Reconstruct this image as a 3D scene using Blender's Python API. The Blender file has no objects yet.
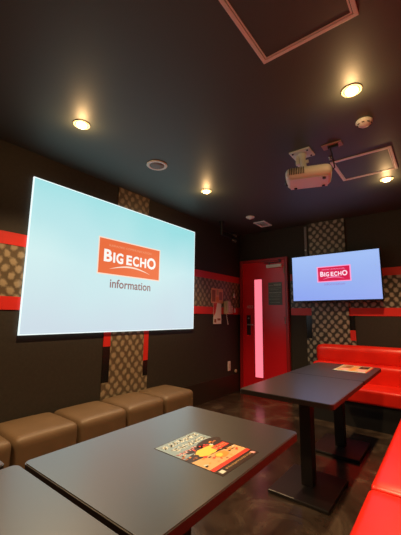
import bpy, bmesh, math, random
from mathutils import Vector, Matrix
random.seed(7)
SC = bpy.context.scene
COL = SC.collection

# ---------------------------------------------------------------- camera
cam_d = bpy.data.cameras.new('camera')
cam = bpy.data.objects.new('camera', cam_d); COL.objects.link(cam)
R_ = Vector((0.79028344, 0.61258515, 0.01383927)); U_ = Vector((0.08255533, -0.12882849, 0.98822459)); F_ = Vector((-0.6071546, 0.77983502, 0.15238319))
m = Matrix((( R_.x, U_.x, -F_.x), (R_.y, U_.y, -F_.y), (R_.z, U_.z, -F_.z))).to_4x4()
m.translation = Vector((0, 0, 1.1523))
cam.matrix_world = m
cam_d.sensor_fit = 'VERTICAL'; cam_d.sensor_height = 24; cam_d.lens = 24*311.54/535
cam_d.clip_start = .02
SC.camera = cam
# ---------------------------------------------------------------- world, exposure
W = bpy.data.worlds.new('world'); SC.world = W; W.use_nodes = True
W.node_tree.nodes['Background'].inputs[0].default_value = (.02, .02, .02, 1)
W.node_tree.nodes['Background'].inputs[1].default_value = 1
vs = SC.view_settings
vs.view_transform = 'Standard'; vs.look = 'None'; vs.gamma = 1; vs.use_curve_mapping = False
vs.exposure = 0.0
LAMP_ANGLE = 114    # degrees across the beam
LAMP_SPOT = 135.0      # downlight beam, W
LAMP_HALO = 3.0      # glow of the bulb that hangs just below the ceiling, W
SCREEN_GAIN = 1.12
TV_GAIN = 1.0
WARM = (1.0, .66, .34)

XL, XR, YB, YF, H = -2.645, .36, 4.475, -1.3, 2.5

# ---------------------------------------------------------------- materials
def srgb(r, g, b):
    f = lambda c: (c/255/12.92) if c/255 <= .04045 else ((c/255+.055)/1.055)**2.4
    return (f(r), f(g), f(b), 1)
def mat(name, col, rough=.5, metal=0, spec=.5, emit=None, estr=0, coat=0, bump=None, var=None):
    mt = bpy.data.materials.new(name); mt.use_nodes = True
    nt = mt.node_tree; b = nt.nodes['Principled BSDF']
    b.inputs['Base Color'].default_value = col; b.inputs['Roughness'].default_value = rough
    b.inputs['Metallic'].default_value = metal; b.inputs['Specular IOR Level'].default_value = spec
    b.inputs['Coat Weight'].default_value = coat; b.inputs['Coat Roughness'].default_value = .28
    if emit: b.inputs['Emission Color'].default_value = emit; b.inputs['Emission Strength'].default_value = estr
    tc = nt.nodes.new('ShaderNodeTexCoord')
    if var:                     # (scale, other colour, lo, hi)
        n = nt.nodes.new('ShaderNodeTexNoise'); n.inputs['Scale'].default_value = var[0]; n.inputs['Detail'].default_value = 6
        nt.links.new(tc.outputs['Object'], n.inputs['Vector'])
        r = nt.nodes.new('ShaderNodeValToRGB'); r.color_ramp.elements[0].position = var[2]; r.color_ramp.elements[1].position = var[3]
        r.color_ramp.elements[0].color = col; r.color_ramp.elements[1].color = var[1]
        nt.links.new(n.outputs['Fac'], r.inputs['Fac']); nt.links.new(r.outputs['Color'], b.inputs['Base Color'])
    if bump:                    # (scale, strength, distance)
        n = nt.nodes.new('ShaderNodeTexNoise'); n.inputs['Scale'].default_value = bump[0]; n.inputs['Detail'].default_value = 4
        nt.links.new(tc.outputs['Object'], n.inputs['Vector'])
        bp = nt.nodes.new('ShaderNodeBump'); bp.inputs['Strength'].default_value = bump[1]; bp.inputs['Distance'].default_value = bump[2]
        nt.links.new(n.outputs['Fac'], bp.inputs['Height']); nt.links.new(bp.outputs['Normal'], b.inputs['Normal'])
    return mt
def relief(name, axis, lo, hi, s=.1):
    """embossed wallpaper: a diagonal lattice of pale ovals on dark ground"""
    mt = bpy.data.materials.new(name); mt.use_nodes = True
    nt = mt.node_tree; b = nt.nodes['Principled BSDF']; b.inputs['Roughness'].default_value = .38
    N = nt.nodes.new; L = nt.links.new
    def M(op, x, y=None):
        n = N('ShaderNodeMath'); n.operation = op
        for i, q in enumerate((x, y)):
            if q is None: continue
            if isinstance(q, (int, float)): n.inputs[i].default_value = q
            else: L(q, n.inputs[i])
        return n.outputs[0]
    tc = N('ShaderNodeTexCoord')
    wn = N('ShaderNodeTexNoise'); wn.inputs['Scale'].default_value = 9; L(tc.outputs['Object'], wn.inputs['Vector'])
    sp = N('ShaderNodeSeparateXYZ'); L(tc.outputs['Object'], sp.inputs[0])
    w = M('MULTIPLY', M('SUBTRACT', wn.outputs['Fac'], .5), .5)
    u = M('ADD', M('DIVIDE', sp.outputs[axis], s), w); v = M('DIVIDE', sp.outputs['Z'], s*1.15)
    p = M('SUBTRACT', M('FRACT', M('ADD', u, v)), .5); q = M('SUBTRACT', M('FRACT', M('SUBTRACT', u, v)), .5)
    par = M('PINGPONG', M('FLOOR', M('ADD', u, v)), 1)          # ovals lean left and right by turns
    pk = M('ADD', M('MULTIPLY', par, .25), .9); qk = M('SUBTRACT', 1.15, M('MULTIPLY', par, .25))
    pp, qq = M('MULTIPLY', p, pk), M('MULTIPLY', q, qk)
    d = M('SQRT', M('ADD', M('MULTIPLY', pp, pp), M('MULTIPLY', qq, qq)))
    fine = N('ShaderNodeTexNoise'); fine.inputs['Scale'].default_value = 60; L(tc.outputs['Object'], fine.inputs['Vector'])
    e = M('ADD', d, M('MULTIPLY', M('SUBTRACT', fine.outputs['Fac'], .5), .35))
    r = N('ShaderNodeValToRGB'); r.color_ramp.elements[0].position = .24; r.color_ramp.elements[1].position = .46
    r.color_ramp.elements[0].color = hi; r.color_ramp.elements[1].color = lo
    L(e, r.inputs['Fac']); L(r.outputs['Color'], b.inputs['Base Color'])
    bp = N('ShaderNodeBump'); bp.inputs['Strength'].default_value = .6; bp.inputs['Distance'].default_value = .004; bp.invert = True
    L(e, bp.inputs['Height']); L(bp.outputs['Normal'], b.inputs['Normal'])
    return mt
def leather(name, c1, c2, rough):
    mt = mat(name, c1, rough, bump=(220, .15, .001), var=(5, c2, .35, .7)); return mt

M = {}
M['ceiling'] = mat('ceiling_paint', (.038, .044, .036, 1), .56, spec=.9, bump=(90, .12, .002))
M['wall'] = mat('wall_vinyl', (.024, .02, .0145, 1), .65, spec=.35, bump=(150, .25, .002), var=(40, (.032, .026, .019, 1), .3, .7))
M['wall_plain'] = M['wall']
M['baseboard'] = mat('baseboard', (.022, .015, .011, 1), .4)
M['relief_y'] = relief('relief_wallpaper_side', 'Y', (.10, .075, .045, 1), (.30, .24, .155, 1))
M['relief_x'] = relief('relief_wallpaper_end', 'X', (.035, .03, .024, 1), (.34, .31, .25, 1))
M['stripe'] = mat('red_stripe', (.62, .025, .018, 1), .4)
M['black'] = mat('black_plastic', (.012, .012, .012, 1), .45)
M['gloss_black'] = mat('gloss_black', (.01, .01, .01, 1), .2)
M['laminate'] = mat('table_laminate', (.015, .0125, .0095, 1), .38, spec=1.0, coat=1.0, bump=(400, .08, .0006))
M['table_edge'] = mat('table_edge', (.014, .008, .007, 1), .5, spec=.35)
M['iron'] = mat('black_iron', (.014, .011, .01, 1), .42)
M['red_vinyl'] = leather('red_vinyl', (.78, .020, .008, 1), (.66, .013, .006, 1), .34)
M['brown_vinyl'] = leather('brown_vinyl', (.135, .084, .044, 1), (.105, .065, .033, 1), .5)
M['plinth'] = mat('plinth', (.01, .009, .008, 1), .6)
M['door_red'] = mat('door_red', (.74, .012, .022, 1), .28)
M['frame_red'] = mat('frame_red', (.36, .012, .014, 1), .35)
M['door_glass'] = mat('lit_frosted_glass', (.6, .1, .15, 1), .3, emit=srgb(255, 130, 150), estr=1.0)
M['steel'] = mat('steel', (.45, .43, .4, 1), .35, metal=.8)
M['white'] = mat('white_plastic', (.78, .76, .72, 1), .45)
M['ivory'] = mat('ivory_plastic', (.62, .5, .36, 1), .4)
M['grille'] = mat('speaker_grille', (.2, .19, .185, 1), .6)
M['hatch'] = mat('hatch_aluminium', (.78, .72, .7, 1), .4)
M['hatch_panel'] = M['ceiling']
M['notice'] = mat('notice_green', (.09, .11, .085, 1), .4)
M['notice_text'] = mat('notice_text', (.4, .44, .36, 1), .5)
M['number'] = mat('number_paint', (.75, .3, .3, 1), .5)
M['dark_steel'] = mat('dark_steel', (.06, .03, .03, 1), .35, metal=.5)
M['bulb'] = mat('bulb', (1, .9, .7, 1), .4, emit=(1, .72, .36, 1), estr=9)
M['reflector'] = mat('lamp_reflector', (.7, .5, .28, 1), .35, metal=.4)
M['lamp_trim'] = mat('lamp_trim', (.8, .66, .45, 1), .5)
M['paper_pink'] = mat('poster_orange', (.8, .36, .2, 1), .5)
M['paper_red'] = mat('poster_red', (.5, .05, .04, 1), .5)
M['paper_white'] = mat('sheet_white', (.88, .8, .72, 1), .5)
M['lens'] = mat('lens_glass', (.02, .02, .03, 1), .08, spec=.8)

def screen_mat(name, top, bot, gain, z0, z1, w, c1):
    """picture on a screen: pale gradient sky picture, given off by the screen"""
    mt = bpy.data.materials.new(name); mt.use_nodes = True; nt = mt.node_tree; b = nt.nodes['Principled BSDF']
    b.inputs['Base Color'].default_value = (.05, .05, .05, 1); b.inputs['Roughness'].default_value = .5
    tc = nt.nodes.new('ShaderNodeTexCoord'); sp = nt.nodes.new('ShaderNodeSeparateXYZ'); nt.links.new(tc.outputs['Object'], sp.inputs[0])
    n = nt.nodes.new('ShaderNodeTexNoise'); n.inputs['Scale'].default_value = 1.3; n.inputs['Detail'].default_value = 1; nt.links.new(tc.outputs['Object'], n.inputs['Vector'])
    mr = nt.nodes.new('ShaderNodeMapRange'); mr.inputs[1].default_value = z0; mr.inputs[2].default_value = z1
    nt.links.new(sp.outputs['Z'], mr.inputs[0])
    ad = nt.nodes.new('ShaderNodeMath'); ad.operation = 'MULTIPLY_ADD'; nt.links.new(n.outputs['Fac'], ad.inputs[0]); ad.inputs[1].default_value = .5
    nt.links.new(mr.outputs[0], ad.inputs[2])
    s2 = nt.nodes.new('ShaderNodeMath'); s2.operation = 'SUBTRACT'; nt.links.new(ad.outputs[0], s2.inputs[0]); s2.inputs[1].default_value = .25
    r = nt.nodes.new('ShaderNodeValToRGB'); r.color_ramp.elements[0].color = bot; r.color_ramp.elements[1].color = top
    e = r.color_ramp.elements.new(.5); e.color = c1
    nt.links.new(s2.outputs[0], r.inputs['Fac']); nt.links.new(r.outputs['Color'], b.inputs['Emission Color'])
    b.inputs['Emission Strength'].default_value = gain
    return mt
def glow(name, col, s=1.0):
    return mat(name, (.05, .05, .05, 1), .5, emit=col, estr=s)
M['projected'] = screen_mat('projected_picture', srgb(146, 212, 216), srgb(190, 208, 219), SCREEN_GAIN, 0, 1.3, 2.1, srgb(188, 222, 226))
M['screen_border'] = glow('projected_border', srgb(225, 240, 240), 1.2)
M['logo_orange'] = glow('logo_orange', srgb(232, 108, 62))
M['logo_white'] = glow('logo_white', srgb(250, 250, 245))
M['logo_pale'] = glow('logo_pale', srgb(240, 160, 120))
M['logo_cream'] = glow('logo_cream', srgb(250, 225, 205))
M['info_text'] = glow('info_text', srgb(140, 105, 105))
M['tv_picture'] = screen_mat('television_picture', srgb(160, 190, 245), srgb(140, 165, 240), TV_GAIN, 0, .6, 1.1, srgb(150, 178, 240))
M['tv_red'] = glow('tv_logo_red', srgb(215, 15, 75))
M['tv_white'] = glow('tv_logo_white', srgb(255, 225, 240))
M['tv_pink'] = glow('tv_logo_pink', srgb(255, 165, 215))
M['tv_text'] = glow('tv_text', srgb(150, 120, 200))

# floor: dark polished brown stone sheet
def floor_mat():
    mt = bpy.data.materials.new('polished_stone'); mt.use_nodes = True; nt = mt.node_tree; b = nt.nodes['Principled BSDF']
    N = nt.nodes.new; L = nt.links.new
    tc = N('ShaderNodeTexCoord')
    n = N('ShaderNodeTexNoise'); n.inputs['Scale'].default_value = 3.2; n.inputs['Detail'].default_value = 9; n.inputs['Roughness'].default_value = .62; n.inputs['Distortion'].default_value = 1.2
    L(tc.outputs['Object'], n.inputs['Vector'])
    r = N('ShaderNodeValToRGB'); r.color_ramp.elements[0].position = .36; r.color_ramp.elements[1].position = .72
    r.color_ramp.elements[0].color = (.02, .0125, .0085, 1); r.color_ramp.elements[1].color = (.105, .075, .052, 1)
    e = r.color_ramp.elements.new(.52); e.color = (.04, .026, .018, 1)
    L(n.outputs['Fac'], r.inputs['Fac']); L(r.outputs['Color'], b.inputs['Base Color'])
    b.inputs['Roughness'].default_value = .2
    n2 = N('ShaderNodeTexNoise'); n2.inputs['Scale'].default_value = 14; L(tc.outputs['Object'], n2.inputs['Vector'])
    mr = N('ShaderNodeMapRange'); mr.inputs[3].default_value = .14; mr.inputs[4].default_value = .3; L(n2.outputs['Fac'], mr.inputs[0]); L(mr.outputs[0], b.inputs['Roughness'])
    return mt
M['floor'] = floor_mat()

# ---------------------------------------------------------------- mesh helpers
def link(name, bm, mats, parent=None, loc=None, rot=None, smooth=False):
    me = bpy.data.meshes.new(name); bm.normal_update(); bm.to_mesh(me); bm.free()
    if not isinstance(mats, (list, tuple)): mats = [mats]
    for q in mats: me.materials.append(M[q])
    if smooth:
        for p in me.polygons: p.use_smooth = True
    o = bpy.data.objects.new(name, me); COL.objects.link(o)
    if parent: o.parent = parent
    if loc: o.location = loc
    if rot: o.rotation_euler = rot
    return o
def box(bm, x0, x1, y0, y1, z0, z1, bev=0, seg=2, mi=0):
    t = bmesh.new()
    bmesh.ops.create_cube(t, size=1)
    for v in t.verts: v.co = Vector(((x0+x1)/2+v.co.x*(x1-x0), (y0+y1)/2+v.co.y*(y1-y0), (z0+z1)/2+v.co.z*(z1-z0)))
    if bev: bmesh.ops.bevel(t, geom=list(t.edges), offset=bev, segments=seg, profile=.5, affect='EDGES')
    for f in t.faces: f.material_index = mi
    merge(bm, t)
def merge(bm, t, mx=None):
    if mx is not None: t.transform(mx)
    me = bpy.data.meshes.new('tmp'); t.to_mesh(me); t.free(); bm.from_mesh(me); bpy.data.meshes.remove(me)
def B(*a, **k):
    bm = bmesh.new(); box(bm, *a, **k); return bm
def cyl(bm, p0, p1, r0, r1=None, n=24, mi=0, bev=0):
    r1 = r0 if r1 is None else r1
    t = bmesh.new(); p0, p1 = Vector(p0), Vector(p1); d = p1-p0
    bmesh.ops.create_cone(t, cap_ends=True, segments=n, radius1=r0, radius2=r1, depth=d.length)
    if bev: bmesh.ops.bevel(t, geom=[e for e in t.edges if all(len(v.link_edges) >= 3 for v in e.verts) and abs(e.verts[0].co.z-e.verts[1].co.z) < 1e-6], offset=bev, segments=2, affect='EDGES')
    for f in t.faces: f.material_index = mi
    merge(bm, t, Matrix.Translation((p0+p1)/2) @ d.to_track_quat('Z', 'Y').to_matrix().to_4x4())
def lathe(bm, prof, n=32, mi=0):
    t = bmesh.new(); rings = []
    for r, z in prof:
        if r < 1e-6: rings.append([t.verts.new((0, 0, z))])
        else: rings.append([t.verts.new((r*math.cos(2*math.pi*k/n), r*math.sin(2*math.pi*k/n), z)) for k in range(n)])
    for a, b in zip(rings, rings[1:]):
        for k in range(n):
            k2 = (k+1) % n
            if len(a) == 1 and len(b) == 1: continue
            if len(a) == 1: t.faces.new((a[0], b[k2], b[k]))
            elif len(b) == 1: t.faces.new((a[k], a[k2], b[0]))
            else: t.faces.new((a[k], a[k2], b[k2], b[k]))
    bmesh.ops.recalc_face_normals(t, faces=t.faces)
    for f in t.faces: f.material_index = mi
    merge(bm, t)
def cushion(x0, x1, y0, y1, z0, z1, r, puff=0, side=0, n=14, top_only=True):
    """soft rounded block: rounded box whose top (and sides) swell"""
    bm = bmesh.new(); bmesh.ops.create_cube(bm, size=2)
    bmesh.ops.subdivide_edges(bm, edges=list(bm.edges), cuts=n, use_grid_fill=True)
    hx, hy, hz = (x1-x0)/2, (y1-y0)/2, (z1-z0)/2
    def warp(c, h):          # crowd the grid towards the edges
        k = 1.6; return math.copysign(1-(1-abs(c))**k, c)*h
    for v in bm.verts:
        a, b, c = v.co
        p = Vector((warp(a, hx), warp(b, hy), warp(c, hz)))
        core = Vector((max(-hx+r, min(hx-r, p.x)), max(-hy+r, min(hy-r, p.y)), max(-hz+r, min(hz-r, p.z))))
        d = p-core
        if d.length > 1e-9: p = core+d.normalized()*r
        fx, fy, fz = 1-(p.x/hx)**2, 1-(p.y/hy)**2, 1-(p.z/hz)**2
        if c > 0 or not top_only: p.z += math.copysign(puff, c)*max(0, fx)**.6*max(0, fy)**.6*abs(c)
        p.x += side*a*max(0, fy)**.6*max(0, fz)**.6; p.y += side*b*max(0, fx)**.6*max(0, fz)**.6
        v.co = p+Vector(((x0+x1)/2, (y0+y1)/2, (z0+z1)/2))
    return bm
def rounded_slab(x0, x1, y0, y1, z0, z1, r, n=6, bev=.003, edge=1):
    """table top: rounded corners in plan, laminate on top and a banded edge"""
    bm = bmesh.new(); pts = []
    for cx, cy, a0 in ((x1-r, y1-r, 0), (x0+r, y1-r, 90), (x0+r, y0+r, 180), (x1-r, y0+r, 270)):
        for k in range(n+1):
            a = math.radians(a0+90*k/n); pts.append((cx+r*math.cos(a), cy+r*math.sin(a)))
    top = [bm.verts.new((x, y, z1)) for x, y in pts]; bot = [bm.verts.new((x, y, z0)) for x, y in pts]
    bm.faces.new(top); bm.faces.new(bot[::-1])
    for k in range(len(pts)):
        f = bm.faces.new((top[k-1], bot[k-1], bot[k], top[k])); f.material_index = edge
    bmesh.ops.recalc_face_normals(bm, faces=bm.faces)
    es = [e for e in bm.edges if all(v.co.z > z1-1e-6 for v in e.verts)]
    bmesh.ops.bevel(bm, geom=es, offset=bev, segments=2, affect='EDGES')
    return bm
def text_mesh(s, size, bold=0, align='LEFT', sx=1):
    cu = bpy.data.curves.new('t', 'FONT'); cu.body = s; cu.size = size; cu.offset = bold; cu.align_x = align; cu.fill_mode = 'FRONT'; cu.resolution_u = 3
    ob = bpy.data.objects.new('t', cu); COL.objects.link(ob)
    me = bpy.data.meshes.new_from_object(ob.evaluated_get(bpy.context.evaluated_depsgraph_get()))
    bpy.data.objects.remove(ob); bpy.data.curves.remove(cu)
    bm = bmesh.new(); bm.from_mesh(me); bpy.data.meshes.remove(me)
    bmesh.ops.scale(bm, vec=(sx, 1, 1), verts=bm.verts)
    return bm
def fit(bm, x0, x1, y0, y1, z=0):
    """scale flat lettering into a rectangle"""
    xs = [v.co.x for v in bm.verts]; ys = [v.co.y for v in bm.verts]
    for v in bm.verts:
        v.co.x = x0+(v.co.x-min(xs))/(max(xs)-min(xs))*(x1-x0); v.co.y = y0+(v.co.y-min(ys))/(max(ys)-min(ys))*(y1-y0); v.co.z = z
    for f in bm.faces: f.material_index = 0
    return bm
def plate(x0, x1, y0, y1, z=0, mi=0, t=None):
    bm = t or bmesh.new(); vs_ = [bm.verts.new((x, y, z)) for x, y in ((x0, y0), (x1, y0), (x1, y1), (x0, y1))]
    f = bm.faces.new(vs_); f.material_index = mi; return bm
def poly(bm, pts, z=0, mi=0):
    f = bm.faces.new([bm.verts.new((x, y, z)) for x, y in pts]); f.material_index = mi
def thing(name, label, cat, loc=(0, 0, 0), rz=0, group=None):
    o = bpy.data.objects.new(name, None); COL.objects.link(o); o.empty_display_size = .1
    o.location = loc; o.rotation_euler = (0, 0, rz); o['label'] = label; o['category'] = cat
    if group: o['group'] = group
    return o
def tag(o, label, cat, group=None):
    o['label'] = label; o['category'] = cat
    if group: o['group'] = group
    return o
def struct(name, bm, mats, label=None, cat=None, **k):
    o = link(name, bm, mats, **k); o['kind'] = 'structure'
    if label: o['label'] = label
    if cat: o['category'] = cat
    return o
def dup(root, loc, label=None, rz=None):
    r = root.copy(); COL.objects.link(r); r.location = loc
    if rz is not None: r.rotation_euler = (0, 0, rz)
    if label: r['label'] = label
    for ch in list(root.children):
        c = ch.copy(); COL.objects.link(c); c.parent = r
        for g in list(ch.children):
            d = g.copy(); COL.objects.link(d); d.parent = c
    return r
# frames in which x,y lie in a wall and z points into the room
ROT_L = Matrix(((0, 0, 1), (1, 0, 0), (0, 1, 0))).to_euler()      # left wall: x->+Y, y->+Z, z->+X
ROT_B = Matrix(((1, 0, 0), (0, 0, -1), (0, 1, 0))).to_euler()     # end wall: x->+X, y->+Z, z->-Y

# ---------------------------------------------------------------- the room
struct('floor', B(XL-.1, XR+.1, YF-.1, YB+.1, -.1, 0), 'floor', 'dark brown polished stone-look floor', 'floor')
struct('ceiling', B(XL-.1, XR+.1, YF-.1, YB+.1, H, H+.1), 'ceiling', 'flat black painted ceiling', 'ceiling')
struct('wall_left', B(XL-.1, XL, YF-.1, YB+.1, 0, H), 'wall', 'near-black side wall behind the big projected picture', 'wall')
struct('wall_back', B(XL, XR, YB, YB+.1, 0, H), 'wall', 'near-black end wall with the red door and television', 'wall')
struct('wall_right', B(XR, XR+.1, YF-.1, YB+.1, 0, H), 'wall', 'near-black wall behind the red sofa', 'wall')
struct('wall_front', B(XL, XR, YF-.1, YF, 0, H), 'wall', 'near-black wall opposite the red door', 'wall')
struct('baseboard_left', B(XL, XL+.012, YF, YB, 0, .27, bev=.002), 'baseboard', 'tall dark brown baseboard of the side wall', 'baseboard')
struct('baseboard_back', B(-1.79, XR, YB-.012, YB, 0, .27, bev=.002), 'baseboard', 'tall dark brown baseboard of the end wall', 'baseboard')
S1, S2 = (1.68, 1.779), (1.176, 1.278)
trims = [
 ('upper red stripe along the side wall', B(XL, XL+.006, YF, YB, *S1), 'stripe'),
 ('lower red stripe along the side wall', B(XL, XL+.006, YF, YB, *S2), 'stripe'),
 ('patterned wallpaper band between the red stripes of the side wall', B(XL, XL+.003, YF, YB, S2[1], S1[0]), 'relief_y'),
 ('upper red stripe along the end wall', B(-1.78, XR, YB-.006, YB, *S1), 'stripe'),
 ('lower red stripe along the end wall', B(-1.78, XR, YB-.006, YB, *S2), 'stripe'),
 ('patterned wallpaper band between the red stripes of the end wall', B(-1.78, XR, YB-.003, YB, S2[1], S1[0]), 'relief_x'),
 ('vertical patterned wallpaper panel on the side wall behind the picture', B(XL, XL+.008, 1.955, 2.39, .0, H), 'relief_y'),
 ('vertical patterned wallpaper panel on the end wall behind the television', B(-1.475, -.99, YB-.03, YB, 0, H), 'relief_x'),
]
for i, (lb, bm, mt) in enumerate(trims): struct('trim_%d' % (i+1), bm, mt, lb, 'trim')
# stepped border strips beside the two vertical panels (black, red above, patterned foot)
def side_strips(n0, flip):
    specs = []
    if flip == 'L':
        for (a, b) in ((1.875, 1.955), (2.39, 2.46)):
            red0 = .84 if a < 2 else .66
            specs += [(B(XL, XL+.007, a, b, 0, .5), 'relief_y', 'patterned foot strip beside the side wall panel'),
                      (B(XL, XL+.006, a, b, .5, red0), 'gloss_black', 'black strip beside the side wall panel'),
                      (B(XL, XL+.007, a, b, red0, S2[0]), 'stripe', 'red strip beside the side wall panel')]
    else:
        for (a, b) in ((-1.555, -1.475), (-.99, -.925)):
            specs += [(B(a, b, YB-.018, YB, 0, .86), 'relief_x', 'patterned foot strip beside the end wall panel'),
                      (B(a, b, YB-.012, YB, .86 if a < -1.2 else .99, S2[0]), 'gloss_black', 'black strip beside the end wall panel')]
        specs.append((B(-.99, -.925, YB-.016, YB, .86, .99), 'stripe', 'short red strip beside the end wall panel'))
        specs.append((B(-1.545, -1.51, YB-.012, YB, S1[1], H-.03), 'grille', 'thin grey strip beside the end wall panel above the television'))
    for k, (bm, mt, lb) in enumerate(specs): struct('trim_%d' % (n0+k), bm, mt, lb, 'trim')
side_strips(9, 'L'); side_strips(15, 'B')

bm = bmesh.new(); lathe(bm, [(0, .018), (.012, .016), (.014, .008), (.008, 0), (0, 0)], 16)
sd = link('wall_stud', bm, 'white', loc=(-1.528, YB-.012, 2.115), rot=(math.pi/2, 0, 0)); sd['label'] = 'small pale round stud above the upper left corner of the television'; sd['category'] = 'stud'
# ---------------------------------------------------------------- door
door = thing('door_1', 'red door with a tall lit glass strip in the end wall', 'door', (-2.217, YB, 0)); door['kind'] = 'structure'
dx0, dx1 = -.405, .412
bm = bmesh.new()
box(bm, dx0, dx0+.045, -.05, 0, 0, 2.05, bev=.003); box(bm, dx1-.045, dx1, -.05, 0, 0, 2.05, bev=.003); box(bm, dx0+.045, dx1-.045, -.05, 0, 2.005, 2.05, bev=.003)
link('door_frame', bm, 'frame_red', door)
bm = bmesh.new()        # leaf of four pieces round the glass slot
gx0, gx1, gz0, gz1 = -.15, -.01, .235, 1.73
L0, L1 = dx0+.048, dx1-.048
box(bm, L0, gx0, -.035, -.003, .006, 2.002); box(bm, gx1, L1, -.035, -.003, .006, 2.002)
box(bm, gx0, gx1, -.035, -.003, .006, gz0); box(bm, gx0, gx1, -.035, -.003, gz1, 2.002)
leaf = link('door_leaf', bm, 'door_red', door)
link('glass_strip', B(gx0+.001, gx1-.001, -.024, -.012, gz0+.001, gz1-.001), 'door_glass', leaf)
bm = bmesh.new()
for a in (gx0-.006, gx1-.004): box(bm, a, a+.01, -.039, -.034, gz0-.008, gz1+.008, bev=.002)
for z in (gz0-.01, gz1): box(bm, gx0-.006, gx1+.006, -.039, -.034, z, z+.01, bev=.002)
link('glass_bead', bm, 'frame_red', leaf)
bm = bmesh.new(); box(bm, -.285, -.215, -.041, -.035, .86, 1.17, bev=.003)
hp = link('handle_plate', bm, 'dark_steel', leaf)
bm = bmesh.new(); cyl(bm, (-.25, -.041, 1.02), (-.25, -.075, 1.02), .012); cyl(bm, (-.258, -.073, 1.02), (-.16, -.073, 1.02), .009, bev=.003)
link('lever_handle', bm, 'steel', hp, smooth=False)
bm = bmesh.new(); cyl(bm, (-.25, -.041, 1.12), (-.25, -.047, 1.12), .013); link('lock_cylinder', bm, 'steel', hp)
# closer
bm = bmesh.new(); box(bm, .08, .33, -.075, -.035, 1.895, 1.945, bev=.006); cl = link('door_closer', bm, 'white', leaf)
bm = bmesh.new(); box(bm, .04, .31, -.066, -.056, 1.972, 1.984, bev=.002); box(bm, .28, .31, -.06, -.03, 1.975, 2.02); cyl(bm, (.13, -.06, 1.94), (.13, -.06, 1.985), .009)
link('closer_arm', bm, 'dark_steel', cl)
bm = bmesh.new()
for z in (.25, 1.05, 1.8): cyl(bm, (dx1-.047, -.055, z), (dx1-.047, -.055, z+.1), .007)
link('hinge', bm, 'steel', door)
t = fit(text_mesh('403', .1, .002), -.29, -.175, 1.275, 1.325)
for v in t.verts: v.co = Vector((v.co.x, 0, v.co.y))
link('room_number', t, 'number', leaf, loc=(0, -.0358, 0))
# green-grey notice on the door
nt_ = thing('door_notice', 'grey-green notice with pale lines on the red door right of its glass strip', 'sign', (-2.01, YB-.0355, 1.325))
link('notice_sheet', B(-.112, .112, -.003, 0, 0, .345, bev=.001), 'notice', nt_)
for z, x0, x1, h in ((.235, -.02, .1, .03), (.235, -.1, -.03, .012), (.2, -.1, .1, .006), (.175, -.09, .06, .006), (.125, -.1, .1, .014), (.095, -.09, .08, .005), (.07, -.09, .09, .005), (.03, -.1, .07, .008), (-.02, -.08, .08, .006)):
    n = max(2, int((x1-x0)/.02)); bm = bmesh.new(); z += .055
    for k in range(n):
        a = x0+(x1-x0)*k/n; box(bm, a, a+(x1-x0)/n*random.uniform(.6, .85), -.0036, -.0028, z, z+h)
    link('text_line', bm, 'notice_text', nt_)

# ---------------------------------------------------------------- projection screen with its picture
y0, y1, z0, z1 = 1.082, 3.228, .98, 2.284
sc_ = thing('projection_screen', 'huge pale blue projected picture with orange logo on the side wall', 'projection screen', (XL+.0095, y0, z0))
SW, SH = y1-y0, z1-z0
surf = link('screen_surface', B(.002, .016, .008, SW-.008, .008, SH-.008), 'projected', sc_)
link('border', (lambda bm: [box(bm, 0, .018, a, b, c, d, bev=.001) for a, b, c, d in ((0, SW, 0, .008), (0, SW, SH-.008, SH), (0, .008, .008, SH-.008), (SW-.008, SW, .008, SH-.008))] and bm)(bmesh.new()), 'screen_border', sc_)
def lw(bm, name, mt, parent, off):       # picture elements: x,y = y,z on wall, relative to the screen's corner
    return link(name, bm, mt, parent, loc=(off, 0, 0), rot=ROT_L)
lx0, lx1, ly0, ly1 = 1.747-y0, 2.567-y0, 1.553-z0, 1.902-z0
lg = link('logo_panel', (lambda bm: bm)(plate(lx0, lx1, ly0, ly1)), 'logo_orange', surf, loc=(.0175, 0, 0), rot=ROT_L)
bm = bmesh.new(); e = .012
for a in ((lx0-e, lx1+e, ly1, ly1+e), (lx0-e, lx1+e, ly0-e, ly0), (lx0-e, lx0, ly0, ly1), (lx1, lx1+e, ly0, ly1)): plate(*a, t=bm)
lw(bm, 'logo_outline', 'logo_cream', surf, .0174)
lw_, lh_ = lx1-lx0, ly1-ly0
def logo_words(px, py, w, h, z=0):
    bm = bmesh.new()
    for s, a, b, c, d in (('B', .07, .19, .34, .70), ('I', .205, .235, .34, .64), ('G', .25, .36, .33, .65), ('E', .41, .50, .34, .64), ('C', .515, .62, .33, .65), ('H', .64, .75, .34, .64), ('O', .765, .93, .32, .70)):
        merge(bm, fit(text_mesh(s, 1, .035), px+a*w, px+b*w, py+c*h, py+d*h, z))
    return bm
def swoosh(px, py, w, h, z=0, mi=0):
    bm = bmesh.new(); n = 20; up, lo = [], []
    for k in range(n+1):
        s = k/n; x = px+(.16+.66*s)*w; c = math.sin(math.pi*s)
        up.append((x, py+(.12+.16*math.sin(math.pi*(s*.9+.05)))*h+.02*h*c)); lo.append((x, py+(.12+.16*math.sin(math.pi*(s*.9+.05)))*h-.025*h*c-.004*h))
    for k in range(n): poly(bm, (lo[k], lo[k+1], up[k+1], up[k]), z, mi)
    return bm
lw(logo_words(lx0, ly0, lw_, lh_), 'logo_wordmark', 'logo_white', surf, .0185)
lw(swoosh(lx0, ly0, lw_, lh_), 'logo_swoosh', 'logo_cream', surf, .0185)
lw(fit(text_mesh('KARAOKE COMMUNICATION', .1), lx0+.14*lw_, lx0+.84*lw_, ly0+.8*lh_, ly0+.865*lh_), 'logo_tagline', 'logo_pale', surf, .0185)
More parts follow.
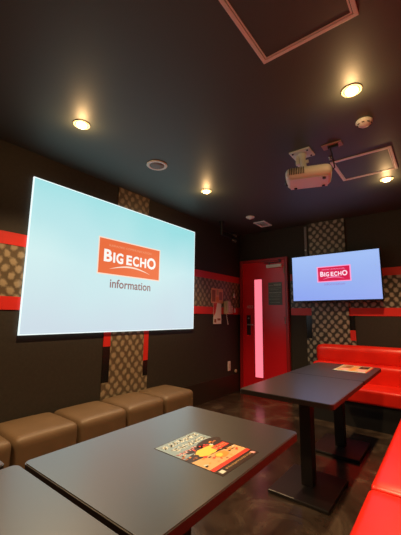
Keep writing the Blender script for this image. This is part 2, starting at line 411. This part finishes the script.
lw(fit(text_mesh('information', .1, .0016), 1.892-y0, 2.44-y0, 1.415-z0, 1.505-z0), 'caption', 'info_text', surf, .0185)

# ---------------------------------------------------------------- television
tv = thing('television', 'flat television with a pale blue picture and red logo on the end wall', 'television', (-1.125, YB, 1.36), rz=0)
TW, TH = 1.13, .65
tvb = bmesh.new(); box(tvb, -TW/2, TW/2, -.155, -.115, 0, TH, bev=.006); box(tvb, -.4, .4, -.12, -.09, .08, .5, bev=.01)
hs = link('housing', tvb, 'gloss_black', tv)
link('wall_bracket', (lambda bm: [box(bm, *a) for a in ((-.2, .2, -.045, -.031, .15, .45), (-.17, -.13, -.095, -.04, .12, .48), (.13, .17, -.095, -.04, .12, .48))] and bm)(bmesh.new()), 'black', tv)
ts = link('screen', B(-TW/2+.012, TW/2-.012, -.158, -.154, .018, TH-.012), 'tv_picture', tv)
q0, q1, r0, r1 = -.195, .205, .272, .460
def tw(bm, name, mt, off): return link(name, bm, mt, ts, loc=(0, -off, 0), rot=ROT_B)
tw(plate(q0-.015, q1+.015, r0-.012, r1+.012), 'logo_outline', 'tv_pink', .1585)
tw(plate(q0, q1, r0, r1), 'logo_panel', 'tv_red', .1592)
tw(logo_words(q0, r0, q1-q0, r1-r0), 'logo_wordmark', 'tv_white', .16)
tw(swoosh(q0, r0, q1-q0, r1-r0), 'logo_swoosh', 'tv_pink', .16)
tw(fit(text_mesh('KARAOKE COMMUNICATION', .1), q0+.05, q1-.06, r0+.15, r0+.163), 'logo_tagline', 'tv_pink', .16)
tw(fit(text_mesh('information', .1), -.12, .14, .215, .245), 'caption', 'tv_text', .16)
tv.rotation_euler = (0, math.radians(-.4), 0)

# ---------------------------------------------------------------- tables
TZ, TT = .672, .03
def make_table(label, loc, wx, wy):
    t = thing('pedestal_table', label, 'table', loc)
    wx += .03
    link('tabletop', rounded_slab(-wx/2, wx/2, -wy/2, wy/2, TZ-TT, TZ, .022), ['laminate', 'table_edge'], t)
    bm = bmesh.new(); box(bm, -.04, .04, -.04, .04, .022, TZ-TT-.012, bev=.004)
    link('column', bm, 'iron', t)
    link('top_bracket', B(-.13, .13, -.2, .2, TZ-TT-.012, TZ-TT, bev=.002), 'iron', t)
    link('foot_plate', B(-.195, .195, -.235, .235, 0, .022, bev=.006), 'iron', t)
    return t
TX = -.83
make_table('large black table with an A4 food flyer, nearest the brown stools', (TX, .945, 0), .57, .85)
make_table('black table with a bare top and its left corner before the red door', (TX, 2.31, 0), .57, .835)
make_table('black table farthest away against the red end sofa, with a menu on it', (TX, 3.148, 0), .57, .83)
make_table('black table at bottom left, edge to edge with the flyer table', (TX, .079, 0), .57, .85)
make_table('black table cropped at the left frame edge, beside the brown stools', (-1.453, .06, 0), .57, .84)

# ---------------------------------------------------------------- brown cube stools along the side wall
def make_stool(label, loc):
    s = thing('cube_stool', label, 'stool', loc, group='brown cube stools along the side wall')
    w = .217
    link('cushion', cushion(-w, w, -w, w, .045, .372, .042, puff=.012, side=.003), 'brown_vinyl', s, smooth=True)
    bm = bmesh.new(); n = 0
    box(bm, -w+.03, w-.03, -w+.03, w-.03, 0, .06)
    link('base', bm, 'plinth', s)
    return s
SX = -2.385
st_y = [.273, .717, 1.162, 1.607, 2.052, 2.497]
st_l = ['brown cube stool cut off by the left frame edge beside the cropped table',
        'brown cube stool second from the left edge of the photo',
        'brown cube stool in the left part of the row, left of the patterned panel',
        'brown cube stool just left of the vertical patterned panel',
        'brown cube stool directly under the vertical patterned panel',
        'brown cube stool at the far end of the row, nearest the door']
st_l[0] = 'brown cube stool at the near end of the row, outside the left frame edge'
st_l[1] = 'brown cube stool only a sliver of which shows at the left frame edge'
st_l[2] = 'first brown cube stool seen whole from the left frame edge'
s0 = None
for yy, lb in list(zip(st_y, st_l))[1:]:
    if s0 is None: s0 = make_stool(lb, (SX, yy, 0))
    else: dup(s0, (SX, yy, 0), lb)

# ---------------------------------------------------------------- red sofas
SZ = .40
def sofa(name, label, loc, rz, length, depth, corner=0):
    """local: x along the length, y from the front edge (0) back to the wall (depth)"""
    s = thing(name, label, 'sofa', loc, rz)
    link('seat_cushion', cushion(0, length, 0, depth-.30, .255, SZ, .022, puff=.012, n=18), 'red_vinyl', s, smooth=True)
    link('plinth', B(.0, length, .03, depth, 0, .254), 'plinth', s)
    link('lumbar_cushion', cushion(0, length, depth-.33, depth-.10, .26, .60, .035, puff=.008, side=.004, n=18), 'red_vinyl', s, smooth=True)
    link('back_roll', cushion(0, length, depth-.19, depth-.004, .575, .80, .06, puff=.01, side=.004, n=18), 'red_vinyl', s, smooth=True)
    return s
sofa('bench_sofa', 'red vinyl bench sofa along the end wall under the television', (-1.385, 3.79, 0), 0, XR+1.385-.005, YB-3.79-.012)
sofa('bench_sofa', 'red vinyl bench sofa on the right, beyond the seam at the frame edge', (-.335, 3.785, 0), -math.pi/2, 2.08, XR+.335)
sofa('bench_sofa', 'red vinyl bench sofa filling the bottom right corner, near side of the seam', (-.335, 1.69, 0), -math.pi/2, 2.08, XR+.335)

# ---------------------------------------------------------------- flyers and menus on the tables
for k, c in {'fl_dark': (.03, .015, .012), 'fl_pale': (.2, .28, .33), 'fl_cream': (.55, .34, .16), 'fl_red': (.6, .04, .025), 'fl_orange': (.75, .25, .05), 'fl_yellow': (.85, .5, .08), 'fl_white': (.55, .58, .54), 'fl_brown': (.3, .1, .04), 'fl_pink': (.75, .35, .35)}.items():
    M[k] = mat(k.replace('fl_', 'print_'), (*c, 1), .35)
FM = ['fl_dark', 'fl_pale', 'fl_cream', 'fl_red', 'fl_orange', 'fl_yellow', 'fl_white', 'fl_brown', 'fl_pink']
def disc(bm, cx, cy, rx, ry, z, mi, n=14, wob=0):
    poly(bm, [(cx+rx*(1+random.uniform(-wob, wob))*math.cos(2*math.pi*k/n), cy+ry*(1+random.uniform(-wob, wob))*math.sin(2*math.pi*k/n)) for k in range(n)], z, mi)
def scribble(bm, x0, x1, y0, y1, z, mi, n, w):
    """rows of brushed characters, each a few strokes"""
    for k in range(n):
        cx = x0+(x1-x0)*(k+.5)/n; s = (x1-x0)/n*.4; h = (y1-y0)/2*.9; cy = (y0+y1)/2
        for j in range(4):
            if j % 2: a, b = (cx-s, cy+random.uniform(-h, h)), (cx+s, cy+random.uniform(-h, h))
            else: a, b = (cx+random.uniform(-s, s), cy-h), (cx+random.uniform(-s, s), cy+h)
            d = Vector((b[0]-a[0], b[1]-a[1])).normalized(); nx, ny = -d.y*w/2, d.x*w/2
            poly(bm, [(a[0]+nx, a[1]+ny), (b[0]+nx, b[1]+ny), (b[0]-nx, b[1]-ny), (a[0]-nx, a[1]-ny)], z, mi)
def flyer(W_, H_, kind):
    bm = bmesh.new(); box(bm, 0, W_, 0, H_, 0, .0008, mi=6 if kind else 0)
    P = lambda i: .0008+.00012*i
    X = lambda u: u*W_; Y = lambda v: v*H_
    if kind == 0:
        plate(X(.01), X(.99), Y(.60), Y(.99), P(1), 1, bm)
        poly(bm, [(X(.01), Y(.6)), (X(.01), Y(.52)), (X(.35), Y(.56)), (X(.6), Y(.6))], P(1), 1)
        disc(bm, X(.78), Y(.62), X(.3), Y(.09), P(2), 0, 18)
        disc(bm, X(.4), Y(.6), X(.22), Y(.05), P(2), 0, 18)
        scribble(bm, X(.06), X(.94), Y(.86), Y(.95), P(2), 6, 7, .006)
        scribble(bm, X(.1), X(.92), Y(.72), Y(.82), P(2), 6, 5, .006)
        scribble(bm, X(.04), X(.5), Y(.62), Y(.68), P(3), 8, 6, .004)
        poly(bm, [(X(.01), Y(.17)), (X(.99), Y(.17)), (X(.99), Y(.34)), (X(.01), Y(.42))], P(1), 2)
        disc(bm, X(.5), Y(.48), X(.24), Y(.095), P(4), 5, 18, .12)
        disc(bm, X(.55), Y(.30), X(.14), Y(.07), P(4), 4, 16, .1)
        disc(bm, X(.5), Y(.31), X(.07), Y(.04), P(5), 5, 12, .1)
        for k in range(70):
            disc(bm, X(random.uniform(.04, .96)), Y(random.uniform(.20, .62)), random.uniform(.004, .011), random.uniform(.003, .008), P(3), random.choice((0, 2, 2, 3, 4, 6, 7, 7)), 6, .35)
        plate(X(.62), X(.96), Y(.40), Y(.50), P(5), 3, bm)
        scribble(bm, X(.64), X(.94), Y(.42), Y(.48), P(6), 2, 6, .003)
        plate(X(.01), X(.99), Y(.115), Y(.165), P(2), 3, bm)
        plate(X(.01), X(.99), Y(.01), Y(.115), P(2), 0, bm)
        scribble(bm, X(.2), X(.9), Y(.05), Y(.08), P(3), 2, 14, .0018)
        plate(X(.05), X(.14), Y(.03), Y(.085), P(3), 6, bm); plate(X(.9), X(.96), Y(.03), Y(.08), P(3), 8, bm)
    else:
        plate(X(.03), X(.97), Y(.03), Y(.97), P(1), 2, bm)
        for a in ((.08, .45, .62, .85, 8), (.1, .9, .45, .56, 4), (.5, .92, .62, .9, 7), (.55, .95, .10, .38, 0), (.08, .48, .1, .38, 8), (.03, .1, .03, .97, 6)):
            plate(X(a[0]), X(a[1]), Y(a[2]), Y(a[3]), P(2), a[4], bm)
        for k in range(12): disc(bm, X(random.uniform(.1, .9)), Y(random.uniform(.1, .9)), .014, .014, P(3), random.choice((2, 4, 5, 6)), 8, .3)
        plate(X(.0), X(1), Y(0), Y(.04), P(4), 3, bm)
    return bm
# lies with its head towards the stools: x(page) -> +Y, y(page) -> -X
fo = link('food_flyer', flyer(.225, .305, 0), FM, loc=(-.570, .858, TZ), rot=(0, 0, math.pi/2-.02))
tag(fo, 'food flyer with pale blue head and orange dishes on the big table', 'flyer')
fo = link('menu_sheet', flyer(.40, .28, 1), FM, loc=(-.585, 3.135, TZ), rot=(0, 0, math.pi/2))
tag(fo, 'cream and red menu sheet on the farthest table', 'menu')

# ---------------------------------------------------------------- ceiling fittings
def downlight(label, loc):
    t = thing('downlight', label, 'ceiling light', loc, group='round warm downlights in the ceiling')
    bm = bmesh.new(); lathe(bm, [(.046, -.001), (.055, -.001), (.057, -.003), (.056, -.007), (.050, -.009), (.046, -.008), (.046, -.001)])
    link('trim_ring', bm, 'lamp_trim', t)
    bm = bmesh.new(); lathe(bm, [(.045, -.001), (.045, -.010), (.034, -.004), (.0, -.004)]); link('reflector', bm, 'reflector', t, smooth=True)
    bm = bmesh.new(); lathe(bm, [(.036, -.005), (.036, -.012), (.028, -.022), (.014, -.027), (0, -.028)]); link('bulb', bm, 'bulb', t, smooth=True)
    d = bpy.data.lights.new('beam', 'SPOT'); d.energy = LAMP_SPOT; d.color = WARM; d.spot_size = math.radians(LAMP_ANGLE); d.spot_blend = .85; d.shadow_soft_size = .035
    o = bpy.data.objects.new('beam', d); COL.objects.link(o); o.parent = t; o.location = (0, 0, -.07)
    d = bpy.data.lights.new('halo', 'POINT'); d.energy = LAMP_HALO; d.color = (1, .6, .25); d.shadow_soft_size = .02
    o = bpy.data.objects.new('halo', d); COL.objects.link(o); o.parent = t; o.location = (0, 0, -.085)
    return t
DL = [(-1.948, 1.09, 'lit downlight upper left, above the left end of the projected picture'),
      (-.33, 1.871, 'lit downlight at upper right, the brightest, before the smoke detector'),
      (-1.948, 2.586, 'lit downlight in the middle, above the far end of the projected picture'),
      (-.34, 3.381, 'lit downlight at the right edge beside the far ceiling hatch'),
      (-1.948, -.42, 'lit downlight outside the frame over the near end of the stools'),
      (-.33, .36, 'lit downlight outside the frame above the near red sofa')]
d0 = None
for x, y, lb in DL:
    if d0 is None: d0 = downlight(lb, (x, y, H))
    else: dup(d0, (x, y, H), lb)

def hatch(label, loc, wx, wy):
    t = thing('ceiling_hatch', label, 'access hatch', loc)
    bm = bmesh.new(); w = .02
    box(bm, 0, wx, 0, w, -.008, 0, bev=.002); box(bm, 0, wx, wy-w, wy, -.008, 0, bev=.002)
    box(bm, 0, w, w, wy-w, -.008, 0, bev=.002); box(bm, wx-w, wx, w, wy-w, -.008, 0, bev=.002)
    fr = link('frame', bm, 'hatch', t)
    w2 = w+.003; bm = bmesh.new(); v = .007
    box(bm, w2, wx-w2, w2, w2+v, -.006, 0); box(bm, w2, wx-w2, wy-w2-v, wy-w2, -.006, 0)
    box(bm, w2, w2+v, w2+v, wy-w2-v, -.006, 0); box(bm, wx-w2-v, wx-w2, w2+v, wy-w2-v, -.006, 0)
    link('inner_rim', bm, 'hatch', fr)
    link('panel', B(w2+v, wx-w2-v, w2+v, wy-w2-v, -.003, 0), 'hatch_panel', t)
    return t
hatch('square framed ceiling hatch at the top of the photo', (-.658, .922, H), .466, .454)
hatch('square framed ceiling hatch beyond the projector, beside the right downlight', (-.688, 2.715, H), .465, .465)

t = thing('ceiling_speaker', 'round ceiling speaker with white rim above the projected picture', 'speaker', (-1.955, 1.846, H))
bm = bmesh.new(); lathe(bm, [(.066, -.001), (.092, -.001), (.094, -.006), (.088, -.011), (.068, -.010), (.066, -.001)]); link('rim', bm, 'white', t, smooth=True)
bm = bmesh.new(); lathe(bm, [(.067, -.001), (.067, -.008), (.03, -.012), (0, -.013)]); link('grille', bm, 'grille', t, smooth=True)

t = thing('heat_detector', 'small white round detector on the ceiling toward the door corner', 'detector', (-2.0, 3.664, H))
bm = bmesh.new(); lathe(bm, [(0, 0), (.058, 0), (.06, -.008), (.05, -.018), (.028, -.02), (.02, -.032), (0, -.034)]); link('casing', bm, 'white', t, smooth=True)
t = thing('smoke_detector', 'white smoke detector with dark slots beside the bright right downlight', 'detector', (-.331, 2.245, H))
bm = bmesh.new(); lathe(bm, [(0, 0), (.05, 0), (.054, -.004), (.054, -.014), (.046, -.024), (.032, -.036), (0, -.04)]); dt = link('casing', bm, 'white', t, smooth=True)
bm = bmesh.new()
for k in range(8):
    a = 2*math.pi*k/8
    tb = bmesh.new(); box(tb, -.008, .008, -.003, .003, -.003, .003)
    merge(bm, tb, Matrix.Rotation(a, 4, 'Z') @ Matrix.Translation((0, .043, -.0285)) @ Matrix.Rotation(.8, 4, 'X'))
link('slot', bm, 'black', dt)
t = thing('air_vent', 'small white rectangular ceiling vent in front of the door corner', 'vent', (-2.005, 4.05, H))
bm = bmesh.new()
box(bm, -.085, .085, -.13, -.11, -.014, 0, bev=.002); box(bm, -.085, .085, .11, .13, -.014, 0, bev=.002); box(bm, -.085, -.065, -.11, .11, -.014, 0, bev=.002); box(bm, .065, .085, -.11, .11, -.014, 0, bev=.002)
link('frame', bm, 'white', t)
bm = bmesh.new()
for k in range(6): tb = bmesh.new(); box(tb, -.064, .064, -.012, .012, -.002, .002); merge(bm, tb, Matrix.Translation((0, -.09+.036*k, -.008)) @ Matrix.Rotation(.35, 4, 'X'))
link('louvre', bm, 'white', t)
# small plate beside the projector mount
t = thing('ceiling_socket', 'small copper-coloured socket plate on the ceiling beside the projector mount', 'socket', (-.594, 2.435, H), rz=.0)
M['pinkish'] = mat('dull_copper_plastic', (.34, .2, .16, 1), .5)
sp_ = link('plate', B(-.075, .075, -.04, .04, -.008, 0, bev=.003), 'pinkish', t)
bm = bmesh.new(); box(bm, -.03, .045, -.018, .012, -.03, -.008, bev=.003); link('plug', bm, 'black', t)
t = thing('sprinkler', 'tiny pale sprinkler tip on the ceiling between socket plate and hatch', 'sprinkler', (-.66, 2.62, H))
bm = bmesh.new(); lathe(bm, [(0, 0), (.014, 0), (.014, -.006), (.006, -.01), (.006, -.02), (.012, -.024), (0, -.026)], 16); link('head', bm, 'steel', t, smooth=True)

# projector under the ceiling
pj = thing('projector', 'white ceiling-mounted projector hanging from a square bracket plate', 'projector', (-.83, 2.42, H))
bm = bmesh.new(); box(bm, -.085, .085, -.075, .075, -.012, 0, bev=.003)
pl = link('mount_plate', bm, 'white', pj)
bm = bmesh.new()
for a, b in ((-.06, -.05), (.06, -.05), (-.06, .05), (.06, .05)):
    bm = bmesh.new(); cyl(bm, (a, b, -.012), (a, b, -.019), .008, n=8); link('bolt', bm, 'dark_steel', pl)
bm = bmesh.new()
cyl(bm, (0, 0, -.012), (0, 0, -.06), .035, .028, bev=.003); cyl(bm, (0, 0, -.05), (.03, -.03, -.19), .024); box(bm, -.03, .09, -.1, .02, -.215, -.185, bev=.003)
box(bm, -.045, -.02, -.03, .03, -.10, -.02, bev=.004); cyl(bm, (-.05, 0, -.085), (.05, 0, -.085), .014)
link('mount_arm', bm, 'white', pj)
body = bpy.data.objects.new('pj', None)
Mx = Matrix.Translation((.078, -.1, -.265)) @ Matrix.Rotation(math.radians(18), 4, 'Z')
def pjp(name, bm, mt, parent, smooth=False):
    bm.transform(Mx); return link(name, bm, mt, parent, smooth=smooth)
PB = pjp('body', cushion(-.165, .165, -.12, .12, -.05, .045, .04, n=12, side=.003), 'white', pj, True)
bm = bmesh.new()
for k in range(9): box(bm, -.135+.0125*k, -.1285+.0125*k, -.1245, -.1195, -.022, .03)
pjp('vent', bm, 'black', PB)
bm = bmesh.new()
for k in range(9): box(bm, -.135+.012*k, -.129+.012*k, .119, .124, -.022, .03)
pjp('vent', bm, 'black', PB)
bm = bmesh.new(); box(bm, -.14, .14, -.1, .1, -.0535, -.0495, bev=.0015); pjp('bottom_cover', bm, 'white', PB)
bm = bmesh.new(); cyl(bm, (-.150, .05, -.005), (-.175, .05, -.005), .032, .03); pjp('lens_ring', bm, 'black', PB)
bm = bmesh.new(); cyl(bm, (-.174, .05, -.005), (-.180, .05, -.005), .023, .018); pjp('lens', bm, 'lens', PB)
for a, b in ((-.1, .075), (.11, -.075), (.11, .075)):
    bm = bmesh.new(); cyl(bm, (a, b, -.0535), (a, b, -.064), .012); pjp('foot', bm, 'dark_steel', PB)
bm = bmesh.new()
for k in range(4): box(bm, .163, .1685, -.09+.045*k, -.065+.045*k, -.02, .005)
pjp('port', bm, 'black', PB)
bm = bmesh.new()
pts = [Vector((.2, -.02, -.24)), Vector((.25, .0, -.20)), Vector((.24, .01, -.12)), Vector((.225, .01, -.04)), Vector((.225, .012, -.012))]
for a, b in zip(pts, pts[1:]): cyl(bm, a, b, .005, n=8)
link('cable', bm, 'black', pj)

# black bracketed lamp in the ceiling corner above the door side
t = thing('effect_light', 'black twin-headed effect light on a rod near the far left ceiling corner', 'light fixture', (-2.44, 3.62, H))
bm = bmesh.new(); cyl(bm, (0, 0, 0), (0, 0, -.012), .04); cyl(bm, (0, 0, -.01), (0, 0, -.20), .018); link('rod', bm, 'black', t)
bm = bmesh.new(); cyl(bm, (0, 0, -.12), (0, .28, -.12), .009, n=12); cyl(bm, (0, 0, -.19), (0, .28, -.20), .009, n=12); link('arm', bm, 'black', t)
for z in (-.12, -.20):
    bm = bmesh.new(); cyl(bm, (0, .28, z), (.03, .33, z-.03), .026, .034, bev=.003); hd = link('lamp_head', bm, 'black', t)
    bm = bmesh.new(); cyl(bm, (.0301, .3301, z-.0301), (.033, .335, z-.033), .026); link('lens', bm, 'grille', hd)

# ---------------------------------------------------------------- things on the side wall beside the door
fw = XL+.006
p = thing('wall_poster', 'small orange and brown poster on the side wall near the door', 'poster', (fw, 3.65, 1.335))
bm = bmesh.new(); box(bm, 0, .003, 0, .30, 0, .215); link('sheet', bm, 'paper_pink', p)
bm = bmesh.new(); box(bm, .003, .004, .015, .10, .02, .19, mi=0); box(bm, .003, .004, .13, .18, .12, .2, mi=1); box(bm, .003, .004, .2, .285, .05, .17, mi=0); box(bm, .003, .004, .12, .19, .02, .09, mi=2)
link('print', bm, ['fl_brown', 'fl_cream', 'fl_orange'], p)
p = thing('hanging_notice', 'white and red notice sheet hanging below the orange poster', 'notice', (fw+.004, 3.70, 1.035))
bm = bmesh.new(); box(bm, 0, .003, 0, .2, 0, .3); link('sheet', bm, 'paper_white', p)
bm = bmesh.new(); poly(bm, [(0, .3), (.09, .3), (.05, .16), (0, .1)], 0, 0); poly(bm, [(.02, .02), (.07, .02), (.07, .07), (.02, .07)], 0, 1); poly(bm, [(.1, .05), (.18, .05), (.18, .08), (.1, .08)], 0, 1)
link('print', bm, ['fl_red', 'fl_brown'], p, loc=(.0034, 0, 0), rot=ROT_L)
p = thing('wall_telephone', 'ivory wall telephone with a handset and dangling cord beside the door', 'telephone', (fw, 4.03, 1.18))
link('base', B(0, .045, -.06, .08, 0, .19, bev=.008), 'ivory', p)
bm = bmesh.new(); box(bm, .05, .075, -.055, -.015, .0, .2, bev=.01); box(bm, .044, .07, -.058, -.012, .0, .045, bev=.008); box(bm, .044, .07, -.058, -.012, .155, .2, bev=.008)
link('handset', bm, 'ivory', p)
bm = bmesh.new()
for r in range(4):
    for c in range(3): box(bm, .044, .048, .005+.02*c, .018+.02*c, .04+.022*r, .053+.022*r)
link('keypad', bm, 'white', p)
bm = bmesh.new(); N_ = 90; prev = None
for k in range(N_+1):
    s = k/N_; a = s*2*math.pi*15
    c = Vector((.03+.006*math.cos(a), -.03+.05*math.sin(s*math.pi)+.006*math.sin(a), -.165*math.sin(s*math.pi)+.01))
    if prev: cyl(bm, prev, c, .0025, n=5)
    prev = c
link('cord', bm, 'white', p)
for nm, lb, zz, yy in (('wall_hook_tag', 'upper white tag hanging on a hook beside the door frame', 1.435, 4.25), ('wall_hook_tag', 'lower white tag hanging on a hook beside the door frame', 1.20, 4.27)):
    p = thing(nm, lb, 'tag', (fw, yy, zz))
    bm = bmesh.new(); cyl(bm, (0, 0, .115), (.02, 0, .115), .006, n=10); cyl(bm, (.018, 0, .07), (.018, 0, .118), .003, n=8); link('hook', bm, 'steel', p)
    bm = bmesh.new(); lathe(bm, [(0, 0), (.026, .004), (.03, .03), (.018, .06), (.008, .08), (0, .082)], 16)
    bmesh.ops.scale(bm, vec=(.4, 1, 1), verts=bm.verts); bmesh.ops.translate(bm, vec=(.014, 0, 0), verts=bm.verts)
    link('body', bm, 'white', p, smooth=True)
p = thing('call_intercom', 'small tan box between the telephone and the lower hook tag', 'intercom', (fw, 4.165, 1.19))
link('case', B(0, .03, -.025, .025, 0, .12, bev=.006), 'ivory', p); link('button', B(.03, .034, -.012, .012, .07, .09, bev=.001), 'white', p)
p = thing('wall_switch', 'white upright switch plate low on the side wall beside the door', 'switch', (XL, 4.13, .335))
link('plate', B(0, .009, -.035, .035, 0, .14, bev=.003), 'white', p); link('rocker', B(.009, .013, -.012, .012, .035, .105, bev=.002), 'ivory', p)
p = thing('wall_socket', 'tiny round pale socket on the side wall right of the switch plate', 'socket', (XL+.012, 4.315, .285))
bm = bmesh.new(); cyl(bm, (-.012, 0, .025), (.006, 0, .025), .024, bev=.002); link('face', bm, 'ivory', p)
bm = bmesh.new(); cyl(bm, (.006, 0, .025), (.016, 0, .025), .008); link('pin', bm, 'steel', p)
